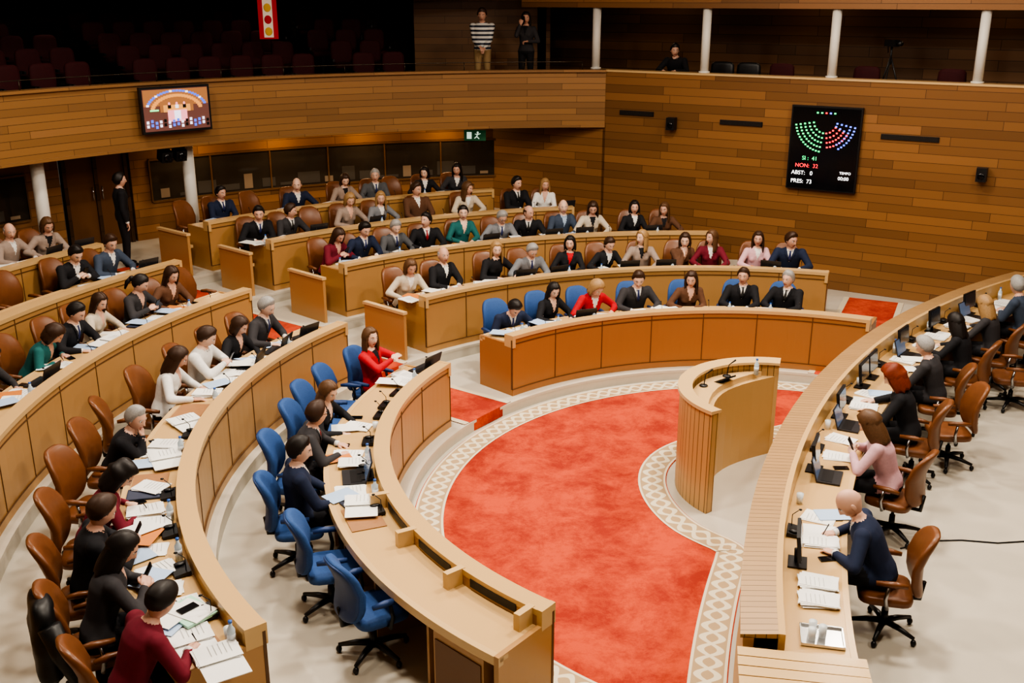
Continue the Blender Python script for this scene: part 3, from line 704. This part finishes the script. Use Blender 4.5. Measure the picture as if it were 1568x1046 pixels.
PP=[
(0,127,"write","m","s","k","n","w","n"),(0,119,"read","f","l","k","k",None),(0,111.5,"write","f","o","y","r","w"),(0,103,"read","m","s","b","x","w","n"),(0,94,"clasp","f","l","b","b",None),(0,85,"clasp","m","s","b","k","w","k"),(0,77.5,"clasp","m","s","g","k","w","k"),
(0,156,"clap","f","l","c","r","k"),(0,175.5,"read","f","l","c","k",None),(0,184.5,"lookl","m","s","b","x","w","r",1),(0,195,"back","m","s","k","n","w",None),
(1,156,"read","m","s","g","x","w","n"),(1,161,"read","f","o","b","k",None),(1,166.5,"phone","m","s","b","w","w"),(1,173,"read","f","l","b","w",None),(1,185,"chin","m","s","g","k","k"),(1,197.5,"write","f","u","k","d",None),(1,204,"phone","m","s","b","k","k"),(1,210,"phone","f","l","k","x",None),(1,216.3,"write","m","s","k","d","w"),
(1,132,"read","f","o","c","c","w"),(1,126.5,"clasp","m","f","g","k","w",None),(1,118.5,"lookr","f","l","y","k","k"),(1,113.5,"read","m","s","g","s","w","n"),(1,107.5,"clasp","f","o","k","k","r"),(1,102.5,"read","f","t","b","k","w"),(1,97,"lookr","f","l","y","e","k"),(1,91.7,"chin","f","o","b","b",None),(1,87.3,"lookr","f","l","c","d","w"),(1,81.4,"clasp","f","l","b","p","w"),(1,76.7,"lookl","m","s","b","n","w","n"),
(2,133,"phone","f","l","b","d",None),(2,129.3,"read","m","s","k","n","w","n"),(2,125,"read","m","s","g","g","w","n"),(2,120.8,"lookr","m","s","k","k","w","r"),(2,116.3,"clasp","f","t","k","t",None),(2,111.8,"read","m","s","g","s","w","n",1),(2,108,"lookl","m","f","b","k","w","k"),(2,104,"clasp","m","f","g","v","l"),(2,100.3,"read","f","l","b","c","k"),(2,95.3,"clasp","f","o","k","k","w"),(2,91.3,"lookr","f","l","c","b","k"),
(2,153.5,"read","f","l","b","b",None),(2,157.2,"phone","f","t","k","x",None),(2,162.3,"read","f","l","b","c",None),(2,166,"read","m","s","k","k","w","n"),(2,170.3,"write","f","o","b","t",None),(2,176.5,"read","f","o","b","x",None),
(3,135.2,"clasp","m","s","k","k","w","n"),(3,131.8,"lookl","m","s","b","x","w","k"),(3,125.3,"read","f","o","y","e",None),(3,121.8,"lookr","f","l","y","s","w"),(3,117,"back","m","s","b","b","w"),(3,112,"lookl","f","l","c","c","w"),(3,106.4,"clasp","m","s","k","k","w","k"),(3,103.2,"clasp","f","l","y","w",None),
(3,151,"read","m","s","b","v","w"),(3,154.8,"phone","m","s","k","k","w"),
(4,134.5,"clasp","m","s","k","n","w","n"),(4,127.2,"lookr","m","f","b","n","w"),(4,122.5,"read","f","o","b","e","k"),(4,119.3,"clasp","m","s","g","g","w","n"),(4,114,"lookr","f","o","k","k","w"),(4,110.8,"clasp","f","l","k","x","w"),
(4,151.2,"read","f","o","c","e","k"),(4,154.2,"lookr","m","f","g","e","w"),
]
for q in PP:
    k,a,pose,sex,hair,hcol,top,shirt=q[:8]; tie=q[8] if len(q)>8 else None; gl=len(q)>9
    r=R0[k]+.93+R.uniform(-.03,.03); p=pos(C,r,a)
    person((p[0],p[1],ZF[k]-.03),rad(a+90)+R.uniform(-.25,.25),pose,sex,hair,hcol,top,shirt,"k",tie,gl)
    put_chair("blue" if k==0 else "brown",C,r+.02,a,ZF[k],True,R.uniform(-.12,.12))
PR=[(162.4,"write","m","0","b","n","w"),(155.4,"phone","f","l","c","p","w"),(149.8,"read","f","u","r","k","k"),(144.4,"read","m","s","g","x","w"),(139.8,"read","f","l","k","k","k"),(135.6,"read","f","l","y","x","k"),(131.2,"clasp","m","s","g","v","w")]
for a,pose,sex,hair,hcol,top,shirt in PR:
    p=pos(C3,15.30,a); person((p[0],p[1],-.0),rad(a-90)+R.uniform(-.05,.1),pose,sex,hair,hcol,top,shirt,sc=1.0)
    put_chair("brown",C3,15.24,a,0,False,R.uniform(-.25,.25))
put_chair("brown",C3,14.95,147.2,0,False,.5); put_chair("brown",C3,14.8,137.8,0,False,.4)
for a,r_ in ((163,5.36),(169.3,5.36),(204.3,5.14),(213.5,5.06)): put_chair("blue",C,r_,a,ZF[0],True,R.uniform(-.3,.3))
for k,l in ((1,(179.5,190.8)),(2,(148.8,181.5,187,193)),(3,(128.4,159,162.5,166,170)),(4,(137,130.8,116.7,157,160,164,168))):
    for a in l: put_chair("brown",C,R0[k]+1.0,a,ZF[k],True,R.uniform(-.4,.4))
person((-6.85,17.9,.83),rad(-60),"stand","m","s","k","k","w","k","k",name="standing_man",sc=.95)
o=person((-.62,22.5,3.41),rad(180),"standcross","m","s","b","w","w","c",name="standing_man",sc=1.0)
st,nt,bb=newmat("striped_sweater"); tc=nt.nodes.new("ShaderNodeTexCoord"); wv=nt.nodes.new("ShaderNodeTexWave"); wv.bands_direction='Z'; wv.inputs["Scale"].default_value=3.6
cr=nt.nodes.new("ShaderNodeValToRGB"); cr.color_ramp.interpolation='CONSTANT'; cr.color_ramp.elements[0].color=(.02,.03,.06,1); cr.color_ramp.elements[1].position=.45; cr.color_ramp.elements[1].color=(.75,.75,.72,1)
nt.links.new(tc.outputs["Object"],wv.inputs["Vector"]); nt.links.new(wv.outputs["Fac"],cr.inputs[0]); nt.links.new(cr.outputs[0],bb.inputs["Base Color"])
o.material_slots[1].material=st; o.material_slots[2].material=st; o.material_slots[3].material=M("khaki_trousers",(.36,.24,.12),.8)
person((.30,22.6,3.41),rad(165),"standphone","f","l","k","x","k","k",name="standing_woman",sc=.96)
person((3.4,wl(3.4)+1.1,3.2),rad(150),"lookl","m","s","k","k","k",sc=.95)

# ---------------- gallery seats ----------------
b=MB()
for k in range(5):
    r=12.45+k*.95; z=3.4+k*.2
    a=109+ (k%2)*1.2
    while a<165:
        if not(114<a<116.5 or 133<a<136):
            p=pos(C2,r,a); Mx=Matrix.Rotation(rad(a+90),3,'Z')
            b.ell((p[0],p[1],z+.40),(.24,.22,.06),.4,12,6,0,Mx)
            q=pos(C2,r+.24,a); b.ell((q[0],q[1],z+.66),(.24,.05,.25),.45,12,8,0,Mx)
            b.box((p[0],p[1],z+.18),(.06,.3,.36),1,Mx)
            for s in(-1,1):
                w=Mx@V((s*.27,0,0)); b.box((p[0]+w.x,p[1]+w.y,z+.52),(.04,.34,.05),1,Mx)
        a+=math.degrees(.62/r)
b.obj("gallery_seat_rows",[redF,blackP])
b=MB()
for x,mat in ((4.15,0),(4.62,0),(5.2,1),(6.6,1),(7.9,1)):
    y=wl(x)+.85; Mx=Matrix.Rotation(-.537+pi,3,'Z'); b.ell((x,y,3.78),(.25,.24,.06),.4,12,6,mat,Mx); b.ell((x+.12,y+.2,3.95),(.25,.05,.20),.45,12,8,mat,Mx)
    for sx in(-.2,.2):
        for sy in(-.18,.18): w=Mx@V((sx,sy,0)); b.tube([(x+w.x,y+w.y,3.4),(x+w.x,y+w.y,3.76)],[.012,.012],6,0)
b.obj("gallery_chairs",[blackP,redF])
b=MB()
for a in (90,210,330): b.tube([(.32*math.cos(rad(a)),.32*math.sin(rad(a)),0),(0,0,.95)],[.014,.016],6,0)
b.tube([(0,0,.8),(0,0,1.12)],[.02,.02],8,0); b.box((0,0,1.18),(.12,.26,.12),0); b.tube([(0,-.12,1.18),(0,-.24,1.18)],[.04,.045],10,0); b.tube([(0,.1,1.12),(.2,.3,1.0)],[.01,.01],6,0)
b.obj("video_camera_tripod",[blackP],(7.0,wl(7.0)+.9,3.4),.4)
b=MB()
for a in (117,120,123.5,140,146): b.rbox(C2,18.2,18.5,4.2,7.5,a,.25,0)
b.obj("trim_3",[W_dark])

# ---------------- desk clutter ----------------
def papers(n,seed,mat2=None,open_=False):
    rr=random.Random(seed); b=MB()
    for i in range(n): b.box((rr.uniform(-.012,.012),rr.uniform(-.012,.012),.003+i*.004),(.21,.297,.0035),0,Matrix.Rotation(rr.uniform(-.15,.15),3,'Z'))
    if open_: b.box((.215,.01,.006),(.21,.297,.006),0,Matrix.Rotation(.03,3,'Z'))
    for k in range(5): b.box((-.02,.1-k*.035,.0035+n*.004),(.13,.004,.001),1)
    if mat2: b.box((.1,-.1,.005+n*.004),(.21,.297,.004),2,Matrix.Rotation(.5,3,'Z'))
    return b.mesh("paper_stack",[paperM,M("printed_ink",(.42,.42,.42),.8),mat2 or paperM])
PM=[papers(3,1),papers(6,2,None,True),papers(2,3,bluepaper),papers(4,4,paperM),papers(9,5),papers(3,6,M("orange_folder",(.60,.22,.06),.6))]
def console():
    b=MB(); b.box((0,0,.02),(.20,.13,.03),0,Matrix.Rotation(.15,3,'X')); b.ell((-.05,.0,.045),(.03,.05,.015),mat=0,nu=10,nv=6)
    b.tube([(.06,.03,.03),(.065,.03,.15),(.06,-.02,.20)],[.004,.004,.004],6,0); b.ell((.06,-.035,.21),(.010,.017,.010),mat=0,nu=8,nv=6); return b.mesh("microphone_console",[blackP])
CM=console()
def laptop():
    b=MB(); b.box((0,0,.01),(.33,.23,.018),0); b.box((0,.02,.0205),(.28,.11,.003),1)
    Mx=Matrix.Rotation(-.3,3,'X'); b.box((0,.145,.125),(.33,.012,.22),0,Mx); b.box((0,.137,.127),(.31,.004,.20),2,Mx); return b.mesh("open_laptop",[M("laptop_grey",(.03,.03,.035),.4),blackP,M("laptop_screen",(.10,.14,.22),.2,emit=.4)])
LM=laptop()
def monitor():
    b=MB(); b.box((0,0,.008),(.2,.16,.015),0); b.tube([(0,.01,.01),(0,.02,.14)],[.018,.016],8,0); Mx=Matrix.Rotation(-.12,3,'X')
    b.box((0,0,.22),(.36,.03,.24),0,Mx); b.box((0,-.017,.22),(.33,.004,.21),1,Mx); return b.mesh("desk_monitor",[blackP,M("monitor_screen",(.03,.035,.05),.15)])
MM=monitor()
def glass():
    b=MB(); b.tube([(0,0,0),(0,0,.10),(0,0,.101),(0,0,.01)],[.028,.034,.031,.026],12,0); b.tube([(0,0,.008),(0,0,.06)],[.026,.029],12,0); return b.mesh("water_glass",[M("clear_glass",(.75,.8,.82),.05)])
GM=glass()
b=MB(); b.box((0,0,.006),(.075,.15,.009),0); b.box((0,0,.011),(.068,.14,.001),1); SM=b.mesh("smartphone",[blackP,screenM])
b=MB(); b.box((0,0,.008),(.22,.30,.014),0); b.box((0,0,.0155),(.20,.28,.001),1); NB=b.mesh("notebook",[M("notebook_cover",(.02,.03,.06),.5),M("notebook_face",(.05,.06,.10),.5)])
def onrow(me,name,k,dr,a,rz=0,dz=0):
    p=pos(C,R0[k]+dr,a); inst(me,name,(p[0],p[1],ZF[k]+.732+dz),rad(a+90)+rz)
for q in PP:
    k,a=q[0],q[1]; dg=lambda m: math.degrees(m/(R0[k]+.4))
    onrow(PM[R.randrange(6)],"paper_stack",k,.42,a+dg(R.uniform(-.08,.08)),R.uniform(-.3,.3))
    if R.random()<.7: onrow(PM[R.randrange(4)],"paper_stack",k,.36,a+dg(.30),R.uniform(-.6,.6),.03)
    onrow(CM,"microphone_console",k,.23,a-dg(.27),0)
    if R.random()<.25 : onrow(LM,"open_laptop",k,.36,a+dg(-.28),R.uniform(-.2,.2))
    if R.random()<.3: onrow(GM,"water_glass",k,.20,a+dg(.14))
    if R.random()<.3: onrow(BM,"water_bottle",k,.21,a+dg(.22))
    if R.random()<.4: onrow(SM,"smartphone",k,.50,a-dg(.2),R.uniform(-.6,.6))
    if R.random()<.3: onrow(NB,"notebook",k,.45,a-dg(.36),R.uniform(-.4,.4))
for a in (163.5,168.5,190,201): onrow(CM,"microphone_console",0,.26,a)
onrow(NB,"notebook",0,.38,198.5,.3)
for a in (179.5,188.5,193.5,200.8,207,213): onrow(PM[R.randrange(6)],"paper_stack",1,.40,a,R.uniform(-.7,.7),.02)
b=MB(); b.box((0,0,.012),(.34,.26,.02),0); b.box((.02,.01,.026),(.3,.22,.006),1,Matrix.Rotation(.2,3,'Z')); b.box((-.02,0,.034),(.075,.15,.009),2); m=b.mesh("green_document_folder",[greenpaper,paperM,screenM]); onrow(m,"green_document_folder",1,.33,213.6,.3,.03)
b=MB(); b.box((0,0,.004),(.44,.32,.006),0); me_b=b.mesh("leather_desk_pad",[M("tan_desk_pad",(.36,.18,.08),.5,var=.1)])
for a in (177,192.5,217.2): onrow(me_b,"leather_desk_pad",1,.42,a)
onrow(me_b,"leather_desk_pad",0,.40,202)
def onp(me,name,r,a,rz=0,z=.787): p=pos(C3,r,a); inst(me,name,(p[0],p[1],z),rad(a-90)+rz)
for a,pose,*_ in PR:
    onp(MM,"desk_monitor",16.03,a+1.5); onp(PM[1 if a>160 else R.randrange(5)],"paper_stack",15.84,a,R.uniform(-.1,.1)); onp(PM[R.randrange(4)],"paper_stack",15.88,a-1.7,R.uniform(-.3,.3)); onp(CM,"microphone_console",16.08,a-.4)
    onp(SM,"smartphone",15.78,a+1.0,R.uniform(-.5,.5)); onp(BM if R.random()<.5 else GM,"water_bottle" if 0 else "drinking_vessel",16.08,a-2.6)
onp(LM,"open_laptop",15.86,157.4); onp(LM,"open_laptop",15.86,152.2); onp(LM,"open_laptop",15.86,141.9); onp(LM,"open_laptop",15.86,133.4); onp(MM,"desk_monitor",16.03,147.3,0)
for i in range(2): onp(PM[4],"paper_stack",15.86,165.0+.95*i,.05)
b=MB(); b.box((0,0,.008),(.26,.32,.012),0); b.box((0,.155,.02),(.27,.012,.02),0); b.box((0,-.155,.02),(.27,.012,.02),0); b.box((.13,0,.02),(.012,.32,.02),0); b.box((-.13,0,.02),(.012,.32,.02),0)
for x,y in ((-.05,.08),(.05,.07),(0,0)): b.tube([(x,y,.012),(x,y,.11)],[.026,.032],12,1)
m=b.mesh("glass_serving_tray",[M("silver_tray",(.6,.6,.6),.2,.8),_m["clear_glass"]]); onp(m,"glass_serving_tray",15.86,167.8)
b=MB(); pts=[V((4.0+.35*i,9.4+.10*math.sin(i*1.3)+.06*i,.008)) for i in range(9)]; b.tube(pts,[.008]*9,6); b.obj("floor_cable",[blackP])
def lump(p): return p*(1+.07*math.sin(p.z*26)+.05*math.sin(p.x*19+p.y*13))
b=MB(); b.ell((0,-.27,.66),(.28,.10,.34),.7,24,20,0,None,lump); b.tube([(-.25,-.25,.9),(-.31,-.2,.7),(-.28,-.12,.42)],[.08,.075,.05],10); b.tube([(.25,-.25,.9),(.31,-.2,.7),(.28,-.12,.42)],[.08,.075,.05],10)
p=pos(C,7.2,210.5); b.obj("black_padded_coat",[M("black_quilted_nylon",(.010,.010,.011),.45,var=.2)],(p[0],p[1],ZF[1]),rad(300))

# ---------------- lights ----------------
def area(name,loc,size,power,col=(1,.90,.77),rot=(0,0,0),sy=None):
    l=bpy.data.lights.new(name,'AREA'); l.energy=power; l.size=size; l.color=col
    if sy: l.shape='RECTANGLE'; l.size_y=sy
    o=bpy.data.objects.new(name,l); o.location=loc; o.rotation_euler=rot; scene.collection.objects.link(o); return o
for x,y,pw in ((3,10,340),(-2,13,300),(-2,8,290),(2.5,15,310),(7,11.5,240),(1,5,250),(6,6,170),(-6,14,150),(-7,8,140),(6,16,100)):
    area("ceiling_panel_light",(x,y,7.5),.7,pw)
for a in (104,112,120,128): 
    p=pos(C2,12.6,a); area("soffit_downlight",(p[0],p[1],2.8),.3,9,(1,.7,.4))
for x in (2,5,8): area("gallery_downlight",(x+.8,wl(x)+1.6,5.6),.3,9,(1,.72,.45))
area("gallery_corner_downlight",(-.8,23.6,6.6),.5,40,(1,.75,.5))
for a in (118,135,150): p=pos(C2,14.5,a); area("gallery_seat_downlight",(p[0],p[1],5.7),.3,4,(1,.8,.6))
w=bpy.data.worlds.new("world"); scene.world=w; w.use_nodes=True; w.node_tree.nodes["Background"].inputs[0].default_value=(1,.85,.7,1); w.node_tree.nodes["Background"].inputs[1].default_value=.1
# ---------------- camera ----------------
cam=bpy.data.cameras.new("camera"); co=bpy.data.objects.new("camera",cam); scene.collection.objects.link(co)
co.location=(0,0,5.4); co.rotation_euler=(rad(90-18.5),0,0); cam.sensor_width=36; cam.lens=1580/1568*36; cam.clip_end=200
scene.camera=co
scene.view_settings.view_transform='AgX'
scene.view_settings.exposure=-.2
try: scene.view_settings.look='AgX - High Contrast'
except Exception: pass
